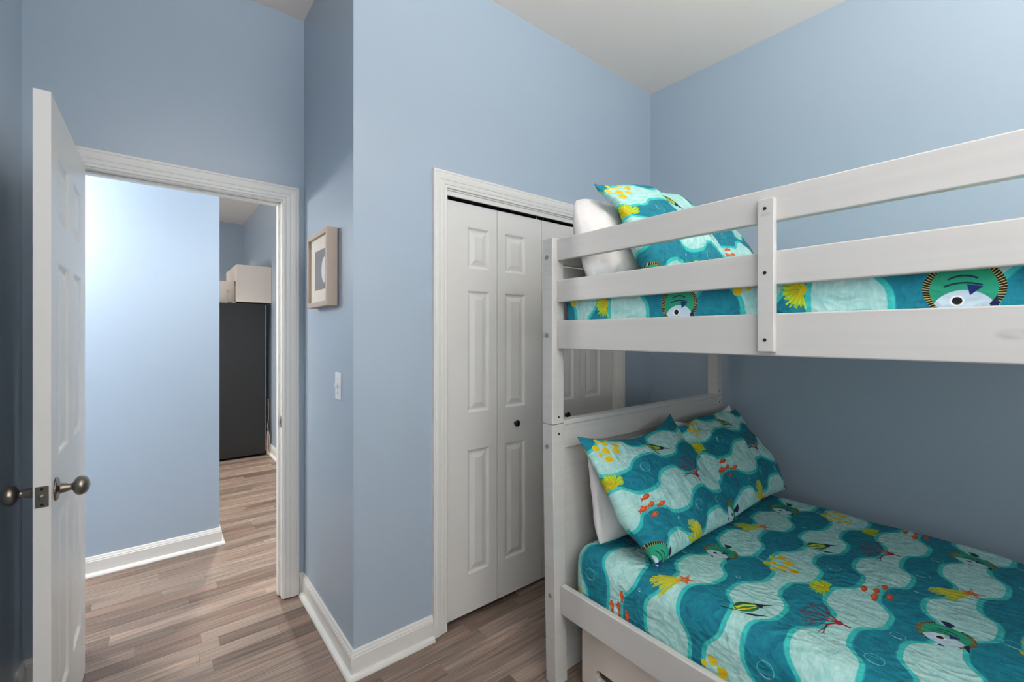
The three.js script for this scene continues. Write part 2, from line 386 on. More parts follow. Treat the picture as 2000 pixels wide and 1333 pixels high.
// unseen bedroom window behind the camera, placed to light closet wall and bed
{
  const w = struct(group('unseen_window_1'), 'unseen white framed window with four panes behind the camera');
  const { u0, u1, y0, y1 } = WI, v = VB - 0.06;
  const bar = (a, b, c, d2) => box(a, b, c, d2, v - 0.025, v + 0.025, 0.004);
  mesh('window_frame', join([bar(u0, u0 + 0.05, y0, y1), bar(u1 - 0.05, u1, y0, y1), bar(u0 + 0.05, u1 - 0.05, y0, y0 + 0.05), bar(u0 + 0.05, u1 - 0.05, y1 - 0.05, y1)]), M.trim, w);
  const um = (u0 + u1) / 2, ym = (y0 + y1) / 2;
  mesh('mullion', bar(um - 0.015, um + 0.015, y0 + 0.05, y1 - 0.05), M.trim, w);
  mesh('meeting_rail', bar(u0 + 0.05, u1 - 0.05, ym - 0.02, ym + 0.02), M.trim, w);
  for (const [a, b] of [[u0 + 0.05, um - 0.015], [um + 0.015, u1 - 0.05]]) for (const [c, e] of [[y0 + 0.05, ym - 0.02], [ym + 0.02, y1 - 0.05]]) mesh('pane', box(a, b, c, e, v - 0.002, v + 0.002), M.glass, w);
  mesh('window_sill', box(u0 - 0.06, u1 + 0.06, y0 - 0.02, y0, VB - 0.06, VB + 0.05, 0.004), M.trim, w);
}

{
  const w = struct(group('unseen_window_2'), 'unseen white framed side window lighting the bed rails'), u = UL - 0.06;  // out of view, placed to light the bed rails from the left
  const { v0, v1, y0, y1 } = WL, bar = (a, b, c, e) => box(u - 0.025, u + 0.025, c, e, a, b, 0.004);
  mesh('window_frame', join([bar(v0, v0 + 0.05, y0, y1), bar(v1 - 0.05, v1, y0, y1), bar(v0 + 0.05, v1 - 0.05, y0, y0 + 0.05), bar(v0 + 0.05, v1 - 0.05, y1 - 0.05, y1)]), M.trim, w);
  const ym = (y0 + y1) / 2;
  mesh('meeting_rail', bar(v0 + 0.05, v1 - 0.05, ym - 0.02, ym + 0.02), M.trim, w);
  for (const [c, e] of [[y0 + 0.05, ym - 0.02], [ym + 0.02, y1 - 0.05]]) mesh('pane', box(u - 0.002, u + 0.002, c, e, v0 + 0.05, v1 - 0.05), M.glass, w);
}

// ------------------------------------------------------------------ sea-life print
function printTexture() {
  const N = 2048, TU = 0.61, TV = 0.60, U0 = 1.40, V0 = 0.0;
  const cv = document.createElement('canvas'); cv.width = cv.height = N;
  const c = cv.getContext('2d');
  const img = c.createImageData(N, N);
  const wv = (x) => Math.tanh(1.25 * Math.sin(x + 0.14 * Math.sin(2 * x + 0.6))) / Math.tanh(1.25);
  const per = TU / 2, k2 = 2 * Math.PI / per;
  // pale bands: centre v, phase of upper edge, phase of lower edge
  const bands = [[0.15, 1.47, 1.585], [0.35, 1.315, 1.435], [0.552, 1.43, 1.545]];
  const up = (b, u) => b[0] + 0.047 + 0.025 * wv(k2 * (u - b[1]) + Math.PI / 2), lo = (b, u) => b[0] - 0.047 + 0.025 * wv(k2 * (u - b[2]) + Math.PI / 2);
  const pale = [150, 207, 203], pale2 = [192, 228, 222], teal = [8, 134, 150], teal2 = [2, 110, 134], rim = [36, 180, 178];
  for (let j = 0; j < N; j++) for (let i = 0; i < N; i++) {
    const x = i / N, y = 1 - j / N, u = U0 + x * TU, v = V0 + y * TV;
    let d = -1;
    for (const b of bands) for (const s of [-TV, 0, TV]) { const e = Math.min(up(b, u) - (v + s), (v + s) - lo(b, u)); if (e > d) d = e; }
    const q = i * 3.1 / N, r = j * 2.9 / N;
    const nz = n3(q * 5, r * 9, 2.1) * 0.6 + n3(q * 16, r * 30, 4.7) * 0.4, st = n3(q * 9, r * 60, 6.1);
    d += 0.0012 * n3(q * 20, r * 20, 9.2);
    let col;
    if (d > 0) col = mix3(pale, pale2, clamp(0.45 + 0.8 * nz + 0.35 * st));
    else if (d > -0.0115) col = mix3(rim, [70, 200, 192], clamp(0.5 + nz));
    else col = mix3(teal, teal2, clamp(0.45 + 0.9 * nz + 0.3 * st));
    if (d > 0 && d < 0.0012) col = mix3(col, rim, 0.5);
    if (d <= -0.0115 && d > -0.014) col = mix3(col, rim, 0.5);
    const k = 4 * (j * N + i); img.data[k] = col[0]; img.data[k + 1] = col[1]; img.data[k + 2] = col[2]; img.data[k + 3] = 255;
  }
  c.putImageData(img, 0, 0);
  const S = N / TU;                      // pixels per metre
  // draw a motif at (u, v) and once more past every edge, so that the tile repeats
  const at = (u, v, fn) => {
    for (const du of [-TU, 0, TU]) for (const dv of [-TV, 0, TV]) {
      const uu = ((u - U0) % TU + TU) % TU + du, vv = ((v - V0) % TV + TV) % TV + dv;
      if (uu < -0.15 || uu > TU + 0.15 || vv < -0.15 || vv > TV + 0.15) continue;
      const keep = seed; c.save(); c.translate(uu * S, N - vv * N / TV); c.scale(S, S); fn(); c.restore(); seed = keep;
    }
    rnd();
  };
  const ell = (x, y, a, b, r = 0, fill) => { c.beginPath(); c.ellipse(x, y, a, b, r, 0, 7); c.fillStyle = fill; c.fill(); };
  const poly = (pts, fill) => { c.beginPath(); pts.forEach((p, i) => (i ? c.lineTo(...p) : c.moveTo(...p))); c.closePath(); c.fillStyle = fill; c.fill(); };
  const line = (pts, w, s) => { c.beginPath(); pts.forEach((p, i) => (i ? c.lineTo(...p) : c.moveTo(...p))); c.lineWidth = w; c.strokeStyle = s; c.lineCap = 'round'; c.lineJoin = 'round'; c.stroke(); };
  // branching red coral, trunk at the bottom
  const branch = (x, y, a, len, w, n) => {
    const x2 = x + Math.sin(a) * len, y2 = y - Math.cos(a) * len;
    line([[x, y], [x2, y2]], w, n > 2 ? '#a5121f' : '#6d1730');
    if (n <= 0) return;
    const kids = 2;
    for (let i = 0; i < kids; i++) branch(x2, y2, a + (i - (kids - 1) / 2) * (0.55 + 0.25 * rnd()) + 0.25 * (rnd() - 0.5), len * (0.62 + 0.16 * rnd()), Math.max(0.0017, w * 0.66), n - 1);
  };
  const coral = () => { line([[0, 0.002], [0.001, -0.018]], 0.007, '#9c101c'); ell(0.001, -0.023, 0.012, 0.010, 0, '#a5121f'); for (const a of [-1.05, -0.5, 0.05, 0.7]) branch(0.001, -0.022, a, 0.034 + 0.006 * rnd(), 0.0062, 3); };
  const anemone = () => {
    for (let i = 0; i < 34; i++) { const a = -1.75 + 3.5 * (i / 33), l = 0.036 + 0.014 * rnd(); line([[0.010 * Math.sin(a), 0.004 - 0.006 * Math.cos(a)], [l * Math.sin(a), -l * Math.cos(a) + 0.004]], 0.0038, i % 3 ? '#9fc31b' : '#c9d32a'); }
    ell(0, -0.004, 0.02, 0.019, 0, '#c5b516'); for (let i = 0; i < 22; i++) { const a = -1.6 + 3.2 * rnd(), l = 0.012 + 0.016 * rnd(); line([[0.004 * Math.sin(a), 0.002], [l * Math.sin(a), -l * Math.cos(a) + 0.002]], 0.0022, i % 2 ? '#d7bd14' : '#8fb01c'); }
  };
  const orange = () => { for (const [x, y, r] of [[-0.035, 0.004, 1.05], [0, 0.001, 0.92], [0.034, 0.011, 0.9], [-0.008, -0.023, 1], [-0.012, 0.029, 0.95]]) { c.save(); c.translate(x * 1.25, y * 1.25); c.scale(r * 1.4, r * 1.4); c.rotate(-0.12); poly([[-0.010, 0], [-0.019, -0.006], [-0.017, 0], [-0.019, 0.006]], '#b8401a'); ell(0, 0, 0.0135, 0.0062, 0, '#cf4a1e'); ell(0.001, -0.0018, 0.011, 0.0030, 0, '#e2672a'); ell(0.008, -0.001, 0.0014, 0.0014, 0, '#3a1a10'); poly([[-0.002, -0.0058], [0.003, -0.0088], [0.004, -0.0052]], '#a8371a'); c.restore(); } };
  const cluster = () => { for (const [x, y, r] of [[-0.062, 0.004, 0.95], [-0.042, -0.024, 0.9], [-0.022, -0.012, 0.85], [-0.032, 0.018, 1.1], [0.006, 0.022, 1.15], [0.022, -0.004, 1.0], [0.004, -0.026, 0.7], [-0.036, 0.05, 1.1], [-0.056, 0.030, 0.55]]) { c.save(); c.translate(x * 1.15, y * 1.15); c.scale(r * 1.25, r * 1.25); poly([[0.003, -0.009], [0.007, -0.014], [0.010, -0.007]], '#b8c21e'); ell(0, 0, 0.0115, 0.0105, 0.5, '#d9c21a'); ell(0.001, 0.001, 0.0085, 0.0075, 0.4, '#e0b70f'); ell(0.006, -0.007, 0.0035, 0.0035, 0, '#c9cf2a'); c.restore(); } };
  const butterfly = () => {           // slim striped fish with long fins
    c.save(); c.rotate(0.55); c.scale(1.1, 1.35);
    c.beginPath(); c.moveTo(-0.04, 0); c.quadraticCurveTo(-0.01, -0.036, 0.028, -0.012); c.lineTo(0.05, -0.004); c.lineTo(0.03, 0.008); c.quadraticCurveTo(-0.008, 0.03, -0.04, 0); c.fillStyle = '#1d7a38'; c.fill();
    line([[-0.034, -0.002], [0.0, -0.008], [0.03, -0.003]], 0.006, '#c8cf3c'); line([[-0.03, 0.005], [0, 0.006], [0.024, 0.003]], 0.0045, '#e3c52a'); line([[-0.02, -0.0125], [0.004, -0.018], [0.022, -0.011]], 0.0035, '#0d3d2c');
    poly([[0.03, -0.014], [0.056, -0.004], [0.034, 0.011]], '#10203c'); poly([[0.05, -0.006], [0.078, 0.002], [0.05, 0.002]], '#10203c');
    poly([[-0.034, 0.010], [-0.012, 0.022], [0.028, 0.038], [-0.004, 0.034]], '#131a4a'); line([[-0.04, 0], [-0.062, -0.016]], 0.003, '#14302c'); ell(-0.031, -0.002, 0.0028, 0.0028, 0, '#101010');
    c.restore();
  };
  const angel = () => {               // round fish facing left, striped fins above and below
    for (const s of [-1, 1]) for (let i = 0; i < 22; i++) {
      const a = -1.05 + 2.0 * (i / 21), w = 0.0055, a2 = a + w * 17;
      const p = (r, q) => [0.002 + r * 0.94 * Math.sin(q), s * r * Math.cos(q)];
      poly([p(0.0465, a), p(0.0595, a + 0.05), p(0.0595, a2 + 0.05), p(0.0465, a2)], '#141312');
      line([p(0.0475, a), p(0.059, a + 0.05)], 0.0014, '#d9c56a');
    }
    ell(0, 0, 0.052, 0.0485, 0, '#1f9a76');
    c.save(); c.beginPath(); c.ellipse(0, 0, 0.052, 0.0485, 0, 0, 7); c.clip(); ell(-0.056, 0, 0.055, 0.050, 0, '#c3d9e6'); c.restore();
    for (const [x, h] of [[0.012, 0.026], [0.026, 0.02]]) { c.beginPath(); c.moveTo(x - 0.005, -h); c.quadraticCurveTo(x + 0.007, 0, x - 0.005, h); c.lineWidth = 0.0034; c.strokeStyle = '#0c3440'; c.stroke(); }
    ell(-0.022, -0.008, 0.0105, 0.0105, 0, '#f2f2ee'); ell(-0.022, -0.008, 0.0075, 0.0075, 0, '#0d0b0b');
    poly([[-0.012, 0.010], [0.010, 0.006], [0.004, 0.028]], '#15206a'); poly([[-0.052, -0.004], [-0.062, -0.009], [-0.060, 0.006]], '#15206a');
    poly([[0.05, -0.004], [0.072, -0.020], [0.078, -0.002], [0.070, 0.012], [0.05, 0.004]], '#131a4a'); poly([[-0.03, 0.036], [-0.052, 0.050], [-0.014, 0.047]], '#131a4a');
  };
  const weed = () => { for (let i = 0; i < 26; i++) { const a = 0.15 + 0.042 * i + 0.12 * rnd(), l = 0.06 + 0.035 * rnd(); line([[0.02 * rnd(), 0.012 * rnd()], [-l * Math.cos(a), -l * Math.sin(a)]], 0.0044, i % 3 ? '#c7c02c' : '#9fb83a'); } };
  const star = () => { const p = []; for (let i = 0; i < 10; i++) { const a = i * Math.PI / 5 + 0.2, r = i % 2 ? 0.011 : 0.037; p.push([r * Math.sin(a), -r * Math.cos(a)]); } poly(p, '#cc5a2c'); for (let i = 0; i < 5; i++) { const a = i * Math.PI * 0.4 + 0.2; line([[0, 0], [0.029 * Math.sin(a), -0.029 * Math.cos(a)]], 0.0028, '#e58a4f'); } };
  const ring = (r) => () => { c.beginPath(); c.arc(0, 0, r, 0, 7); c.lineWidth = 0.0017; c.strokeStyle = 'rgba(160,230,232,0.6)'; c.stroke(); c.beginPath(); c.arc(0, 0, r * 0.86, 2.4, 3.9); c.lineWidth = 0.0022; c.strokeStyle = 'rgba(215,248,248,0.8)'; c.stroke(); };
  at(1.47, 0.338, coral); at(1.645, 0.445, anemone); at(1.75, 0.335, orange); at(1.725, 0.598, cluster); at(1.955, 0.553, butterfly);
  at(1.625, 0.165, angel); at(1.935, 0.155, weed); at(1.955, 0.145, star);
  at(1.806, 0.462, ring(0.021)); at(1.53, 0.245, ring(0.016)); at(1.98, 0.262, ring(0.02)); at(1.44, 0.50, ring(0.006)); at(1.84, 0.255, ring(0.005)); at(1.70, 0.05, ring(0.017)); at(1.50, 0.045, ring(0.007));
  const t = new THREE.CanvasTexture(cv);
  t.colorSpace = THREE.SRGBColorSpace; t.wrapS = t.wrapT = THREE.RepeatWrapping; t.magFilter = THREE.LinearFilter;
  t.repeat.set(1 / TU, 1 / TV); t.offset.set(-U0 / TU, -V0 / TV);
  return t;
}
const printTex = printTexture();
const crinkle = dataTexture(512, 512, (x, y) => {
  const wx = x + 0.012 * tn(x, y, 7, 7, 0.4), wy = y + 0.012 * tn(x, y, 7, 7, 6.6);
  const X = ((wx % 1) + 1) % 1, Y = ((wy % 1) + 1) % 1;
  const r = 1 - Math.abs(tn(X, Y, 14, 10, 3.3)) * 2.2, s = 1 - Math.abs(tn(X, Y, 26, 18, 8.8)) * 2.2;
  return clamp(0.5 + 0.28 * r + 0.18 * s - 0.22) * 255;
});
crinkle.repeat.set(2.2, 2.2);
const fishCloth = std({ map: printTex, roughness: 0.85, bumpMap: crinkle, bumpScale: 0.014 });
const whiteCotton = std({ color: '#e7e3e1', roughness: 0.95, bumpMap: crinkle, bumpScale: 0.002 });

// fitted cover: a flat sheet folded down over the four edges of a mattress; uv = sheet coordinates in room metres
function sheetGeo(u0, u1, v0, v1, yTop, drop, r, wob, tu = 0, tv = 0) {
  const W = u1 - u0, L = v1 - v0, NX = 110, NY = 150, pos = [], uv = [], idx = [];
  const E = r * Math.PI / 2, ext = E - r + drop;
  const spread = (k, n, len) => {           // finer steps along the folded edges
    const t = k / n, e = 0.2;
    if (t < e) return -ext + (ext + 0.06) * (t / e);
    if (t > 1 - e) return len - 0.06 + (ext + 0.06) * ((t - 1 + e) / e);
    return 0.06 + (len - 0.12) * ((t - e) / (1 - 2 * e));
  };
  for (let j = 0; j <= NY; j++) for (let i = 0; i <= NX; i++) {
    const a = spread(i, NX, W), b = spread(j, NY, L);
    const ca = clamp(a, r, W - r), cb = clamp(b, r, L - r), da = a - ca, db = b - cb, d = Math.hypot(da, db);
    let h = 0, y = 0;
    if (d > 0) { const ang = Math.min(d / r, Math.PI / 2); h = r * Math.sin(ang); y = -r * (1 - Math.cos(ang)) - Math.max(0, d - E); }
    const ux = d > 0 ? da / d : 0, vx = d > 0 ? db / d : 0;
    const u = u0 + ca + ux * h, v = v0 + cb + vx * h;
    const top = d < r ? 1 : 0.25;
    const w1 = wob * top * (n3(u * 3.2, v * 2.6, 1.7) * 0.011 + n3(u * 9, v * 7, 5.1) * 0.0045 + n3(u * 22, v * 15, 9.4) * 0.0016);
    pos.push(u + (1 - top) * ux * w1, yTop + y + w1, -(v + (1 - top) * vx * w1));
    uv.push(u0 + a + tu, v0 + b + tv);
  }
  for (let j = 0; j < NY; j++) for (let i = 0; i < NX; i++) { const k = j * (NX + 1) + i; idx.push(k, k + NX + 2, k + 1, k, k + NX + 1, k + NX + 2); }
  const g = new THREE.BufferGeometry();
  g.setAttribute('position', new THREE.Float32BufferAttribute(pos, 3));
  g.setAttribute('uv', new THREE.Float32BufferAttribute(uv, 2));
  g.setIndex(idx.map((_, q) => idx[q - (q % 3) + [0, 2, 1][q % 3]]));
  g.computeVertexNormals();
  if (g.attributes.normal.getY(Math.floor((NX + 1) * (NY + 1) / 2)) < 0) { g.setIndex(idx); g.computeVertexNormals(); }
  return g;
}
// pillow: x across, y up the face, z out of the face; base of the pillow at y = 0
function pillowGeo(w, h, T, o = {}) {
  const N = 64, K = 44, pos = [], uv = [], idx = [], s = o.seed ?? 1, sharp = o.sharp ?? 0.055, sag = o.sag ?? 0.2, wr = o.wrinkle ?? 1;
  for (const side of [1, -1]) {
    const base = pos.length / 3;
    for (let j = 0; j <= K; j++) for (let i = 0; i <= N; i++) {
      const a = Math.sin((i / N * 2 - 1) * Math.PI / 2), b = Math.sin((j / K * 2 - 1) * Math.PI / 2);
      const x = a * w / 2 * (1 - sharp * (1 - b * b)) , y = b * h / 2 * (1 - sharp * 1.1 * (1 - a * a));
      const f = Math.pow(Math.max(0, (1 - a * a) * (1 - b * b)), 0.42) * (1 - sag * b);
      const edge = Math.min(1, 3.2 * Math.sqrt(Math.max(0, (1 - Math.abs(a)) * 1) ) ) * Math.min(1, 3.2 * Math.sqrt(Math.max(0, 1 - Math.abs(b))));
      let z = side * T / 2 * f;
      z += side * edge * wr * (0.011 * n3(x * 7 + s, y * 6, s * 1.7 + side) + 0.006 * n3(x * 16, y * 11 + s, s) * 1.2 + 0.0035 * n3(x * 40 + s, y * 26, s * 2.3));
      const p = [x, y + h / 2, z];
      p[1] -= (o.dip ?? 0) * (1 - a * a) * smooth(0.1, 1, b);
      p[0] *= 1 - (o.round ?? 0) * Math.pow(Math.abs(b), 5) * Math.abs(a);
      p[1] = h / 2 + (p[1] - h / 2) * (1 - (o.round ?? 0) * Math.pow(Math.abs(a), 5) * Math.abs(b));
      if (o.warp) o.warp(p, a, b, side);
      pos.push(...p);
      uv.push((o.tu ?? 0) + side * x, (o.tv ?? 0) + y);
    }
    for (let j = 0; j < K; j++) for (let i = 0; i < N; i++) {
      const k = base + j * (N + 1) + i;
      if (side > 0) idx.push(k, k + 1, k + N + 2, k, k + N + 2, k + N + 1); else idx.push(k, k + N + 2, k + 1, k, k + N + 1, k + N + 2);
    }
  }
  const g = new THREE.BufferGeometry();
  g.setAttribute('position', new THREE.Float32BufferAttribute(pos, 3));
  g.setAttribute('uv', new THREE.Float32BufferAttribute(uv, 2));
  g.setIndex(idx); g.computeVertexNormals();
  return g;
}
// stand a pillow with its bottom edge centred at (u, y, v), leaning back by tilt from the horizontal
function placePillow(name, geo, m, [u, y, v], tilt, yaw, roll, label, grp) {
  const o = mesh(name, geo, m);
  const q = new THREE.Quaternion().setFromEuler(new THREE.Euler(0, yaw, 0)).multiply(new THREE.Quaternion().setFromEuler(new THREE.Euler(tilt - Math.PI / 2, 0, 0))).multiply(new THREE.Quaternion().setFromEuler(new THREE.Euler(0, 0, roll)));
  o.quaternion.copy(q); o.position.set(u, y, -v);
  return tag(o, label, 'pillow', grp);
}

// ------------------------------------------------------------------ bunk bed
const BV = 1.203, UFR = 1.174, UBK = 2.529, PT = 0.056, PW = 0.063, FOOT = -0.77;   // head face, front and rear faces, post sizes
{
  const bed = tag(group('bunk_bed'), 'white painted wooden bunk bed with guard rails and panelled headboard', 'bunk bed');
  const wood = M.bedPaint, R = 0.004;
  // a post section whose foot may lean by (lu, lv)
  const post = (name, u0, y0, y1, v0, lu = 0, lv = 0) => {
    const g = box(u0, u0 + PW, y0, y1, v0, v0 + PT, R), p = g.attributes.position;
    for (let i = 0; i < p.count; i++) { const t = (y1 - p.getY(i)) / (y1 - y0); p.setX(i, p.getX(i) + lu * t); p.setZ(i, p.getZ(i) - lv * t); }
    return mesh(name, g, wood, bed);
  };
  const J = 1.006;
  const posts = [];
  for (const [u, v, lean] of [[UFR, BV, 0.02], [UBK - PW, BV, 0], [UFR, FOOT - PT, 0.02], [UBK - PW, FOOT - PT, 0]]) {
    posts.push([post('post', u, J + 0.0012, 1.72, v), post('post', u, 0.0, J, v, lean, 0)]);
  }
  // bolts on the front head post
  const bolt = (par, u, y, v) => { const b = mesh('bolt', new THREE.CylinderGeometry(0.0085, 0.0085, 0.0025, 20), M.steel, par); b.rotation.z = Math.PI / 2; b.position.set(u - 0.0009, y, -v); const h2 = new THREE.CylinderGeometry(0.0036, 0.0036, 0.0012, 6); return b; };
  bolt(posts[0][0], UFR, 1.647, 1.233); bolt(posts[0][0], UFR, 1.347, 1.233); bolt(posts[0][1], UFR + 0.002, 0.92, 1.233); bolt(posts[0][1], UFR + 0.0133, 0.344, 1.229);
  const pin = (par, u, y, v) => { const b = mesh('bolt_hole', new THREE.CylinderGeometry(0.0042, 0.0042, 0.002, 14), M.dark, par); b.rotation.x = Math.PI / 2; b.position.set(u, y, -(v - 0.0002)); };
  pin(posts[0][0], 1.208, 1.034, BV); pin(posts[0][1], 1.209, 0.969, BV); pin(posts[1][0], 2.494, 1.034, BV); pin(posts[1][1], 2.494, 0.969, BV);
  // upper side rails, front and rear
  for (const [u, name] of [[1.200, 'front'], [2.482, 'rear']]) {
    mesh('guard_rail', box(u, u + 0.021, 1.633, 1.7175, FOOT, BV - 0.0004, R), wood, bed);
    mesh('guard_rail', box(u, u + 0.021, 1.4745, 1.5595, FOOT, BV - 0.0004, R), wood, bed);
    mesh('side_rail', box(u, u + 0.025, 1.2965, 1.4035, FOOT, BV - 0.0004, R), wood, bed);
  }
  // upright board screwed over the front rails
  const up = mesh('guard_upright', box(1.180, 1.2, 1.307, 1.689, 0.4355, 0.4745, 0.003), wood, bed);
  for (const y of [1.664, 1.504, 1.337]) { const h = mesh('screw_hole', new THREE.CylinderGeometry(0.0042, 0.0042, 0.002, 16), M.dark, up); h.rotation.z = Math.PI / 2; h.position.set(1.1801, y, -0.4565); }
  // upper end boards
  for (const v of [BV + 0.016, FOOT - PT + 0.016]) for (const [a, b] of [[1.30, 1.404], [1.408, 1.512], [1.516, 1.618], [1.6235, 1.700]]) mesh('end_board', box(UFR + PW, UBK - PW, a, b, v, v + 0.022, 0.003), wood, bed);
  // lower headboard and footboard: cap, top rail, panel in stiles
  for (const [v0, s] of [[BV + 0.006, 1], [FOOT - PT + 0.006, 1]]) {
    mesh('headboard_rail', box(UFR + PW, UBK - PW, 0.907, 1.002, v0, v0 + 0.036, 0.003), wood, bed);
    mesh('headboard_cap', box(UFR + PW, UBK - PW, 0.996, 1.0165, v0 - 0.004, v0 + 0.044, 0.006), wood, bed);
    mesh('headboard_stile', box(UFR + PW, UFR + PW + 0.022, 0.02, 0.908, v0 + 0.004, v0 + 0.032, 0.003), wood, bed);
    mesh('headboard_stile', box(UBK - PW - 0.022, UBK - PW, 0.02, 0.908, v0 + 0.004, v0 + 0.032, 0.003), wood, bed);
    mesh('headboard_panel', box(UFR + PW + 0.02, UBK - PW - 0.02, 0.02, 0.909, v0 + 0.012, v0 + 0.026, 0.002), wood, bed);
  }
  // lower side rails
  mesh('side_rail', box(1.218, 1.242, 0.273, 0.3845, FOOT, BV - 0.0004, R), wood, bed);
  mesh('side_rail', box(2.46, 2.484, 0.273, 0.3845, FOOT, BV - 0.0004, R), wood, bed);
  // slats under both mattresses
  for (const [a, b, y] of [[1.226, 2.481, 1.322], [1.243, 2.459, 0.305]]) for (let i = 0; i < 13; i++) { const v = FOOT + 0.06 + i * 0.15; mesh('slat', box(a, b, y, y + 0.016, v, v + 0.07, 0.002), wood, bed); }

  // trundle drawer beneath the lower bunk
  const tr = tag(group('trundle_drawer'), 'cream trundle drawer with oval hand hole below the lower bunk rail', 'drawer');
  const s = new THREE.Shape(), L = 1.80, H = 0.214;
  s.moveTo(0, 0); s.lineTo(L, 0); s.lineTo(L, H); s.lineTo(0, H); s.closePath();
  for (const x of [0.065, L - 0.165]) { const p = new THREE.Path(); p.moveTo(x + 0.02, 0.045); p.lineTo(x + 0.08, 0.045); p.absarc(x + 0.08, 0.065, 0.02, -Math.PI / 2, Math.PI / 2, false); p.lineTo(x + 0.02, 0.085); p.absarc(x + 0.02, 0.065, 0.02, Math.PI / 2, Math.PI * 1.5, false); s.holes.push(p); }
  const g = new THREE.ExtrudeGeometry(s, { depth: 0.018, bevelEnabled: true, bevelThickness: 0.0015, bevelSize: 0.0015, bevelSegments: 2 });
  g.rotateY(-Math.PI / 2); g.translate(1.288, 0.032, -1.137);
  mesh('front_panel', metreUV(g), M.trundle, tr);
  mesh('side_panel', box(1.29, 2.40, 0.034, 0.20, 1.117, 1.135, 0.002), M.trundle, tr);
  mesh('side_panel', box(1.29, 2.40, 0.034, 0.20, -0.66, -0.642, 0.002), M.trundle, tr);
  mesh('back_panel', box(2.40, 2.418, 0.034, 0.20, -0.66, 1.135, 0.002), M.trundle, tr);
  mesh('bottom_panel', box(1.29, 2.40, 0.045, 0.057, -0.64, 1.115), M.trundle, tr);
  for (const [u, v] of [[1.36, 1.03], [1.36, -0.55], [2.33, 1.03], [2.33, -0.55]]) { const c = mesh('caster', new THREE.CylinderGeometry(0.0225, 0.0225, 0.02, 20), M.dark, tr); c.rotation.x = Math.PI / 2; c.position.set(u, 0.0225, -v); }
}
// mattresses with fitted covers
{
  const lower = tag(group('mattress'), 'lower bunk mattress in crinkled teal sea life print cover', 'mattress');
  mesh('core', box(1.275, 2.43, 0.325, 0.515, FOOT + 0.04, BV - 0.04, 0.07), whiteCotton, lower);
  mesh('fitted_cover', sheetGeo(1.250, 2.452, FOOT + 0.015, BV - 0.012, 0.549, 0.19, 0.085, 1, -0.008, -0.02), fishCloth, lower);
  const upper = tag(group('mattress'), 'upper bunk mattress in teal sea life print cover behind guard rails', 'mattress');
  mesh('core', box(1.242, 2.462, 1.341, 1.50, FOOT + 0.03, BV - 0.035, 0.03), whiteCotton, upper);
  const sg = sheetGeo(1.2275, 2.476, FOOT + 0.015, BV - 0.008, 1.525, 0.165, 0.03, 1, 0.47, 0.05);
  mesh('fitted_cover', sg, fishCloth, upper);
}
// pillows
{
  const D = Math.PI / 180;
  // lower bunk: white pillows against the headboard, printed ones in front
  const corner = (x0, y0, dx, dy, dz) => (p, a, b) => { const k = smooth(0.25, 1, a * x0) * smooth(0.25, 1, b * y0); p[0] += dx * k; p[1] += dy * k; p[2] += dz * k; };
  placePillow('pillow', pillowGeo(0.64, 0.39, 0.12, { seed: 3.1, sharp: 0.03, round: 0.05, dip: 0.02, wrinkle: 1.4 }), whiteCotton, [1.615, 0.549, 1.085], 81 * D, 0, 0, 'white pillow behind the printed pillow by the lower front bed post', 0);
  placePillow('pillow', pillowGeo(0.60, 0.41, 0.11, { seed: 5.7, sharp: 0.03, round: 0.02, dip: 0.045, wrinkle: 1.4 }), whiteCotton, [2.225, 0.549, 1.09], 81 * D, 0, 0.03, 'white pillow behind the printed pillow by the lower bunk wall', 0);
  const slump = corner(-1, -1, 0.05, 0.01, 0.01);
  placePillow('pillow', pillowGeo(0.66, 0.51, 0.15, { seed: 8.3, tu: 1.945, tv: 0.40, sag: 0.25, dip: 0.05, warp: slump, wrinkle: 1.5 }), fishCloth, [1.595, 0.560, 0.85], 53 * D, 0.0, 0.02, 'teal sea life print pillow beside the front post of the lower bunk', 0);
  placePillow('pillow', pillowGeo(0.64, 0.50, 0.14, { seed: 12.9, tu: 2.545, tv: 0.385, sag: 0.25, dip: 0.03, warp: (p, a, b) => { corner(-1, 1, 0, -0.06, 0.01)(p, a, b); corner(1, 1, 0.01, -0.04, -0.01)(p, a, b); }, wrinkle: 1.7 }), fishCloth, [2.205, 0.558, 0.87], 56 * D, 0.0, 0.0, 'teal sea life print pillow against the wall on the lower bunk', 0);
  // upper bunk
  placePillow('pillow', pillowGeo(0.61, 0.365, 0.17, { seed: 15.2, sharp: -0.01, round: 0.085, wrinkle: 2 }), whiteCotton, [1.535, 1.526, 1.065], 75 * D, 0, 0, 'white pillow behind printed pillow on the upper bunk', 0);
  const ear = corner(-1, 1, -0.075, -0.075, -0.01);
  placePillow('pillow', pillowGeo(0.64, 0.49, 0.15, { seed: 21.4, tu: 1.945, tv: 0.40, sag: 0.3, warp: ear, wrinkle: 1.6 }), fishCloth, [1.648, 1.535, 0.875], 64 * D, 0.0, 0.0, 'teal sea life print pillow rising above the upper guard rail', 0);
  placePillow('pillow', pillowGeo(0.58, 0.47, 0.14, { seed: 27.9, tu: 2.5, tv: 0.40, sag: 0.3, wrinkle: 1.5 }), fishCloth, [2.175, 1.533, 0.90], 62 * D, 0.0, 0.0, 'teal sea life print pillow by the wall on the upper bunk', 0);
}

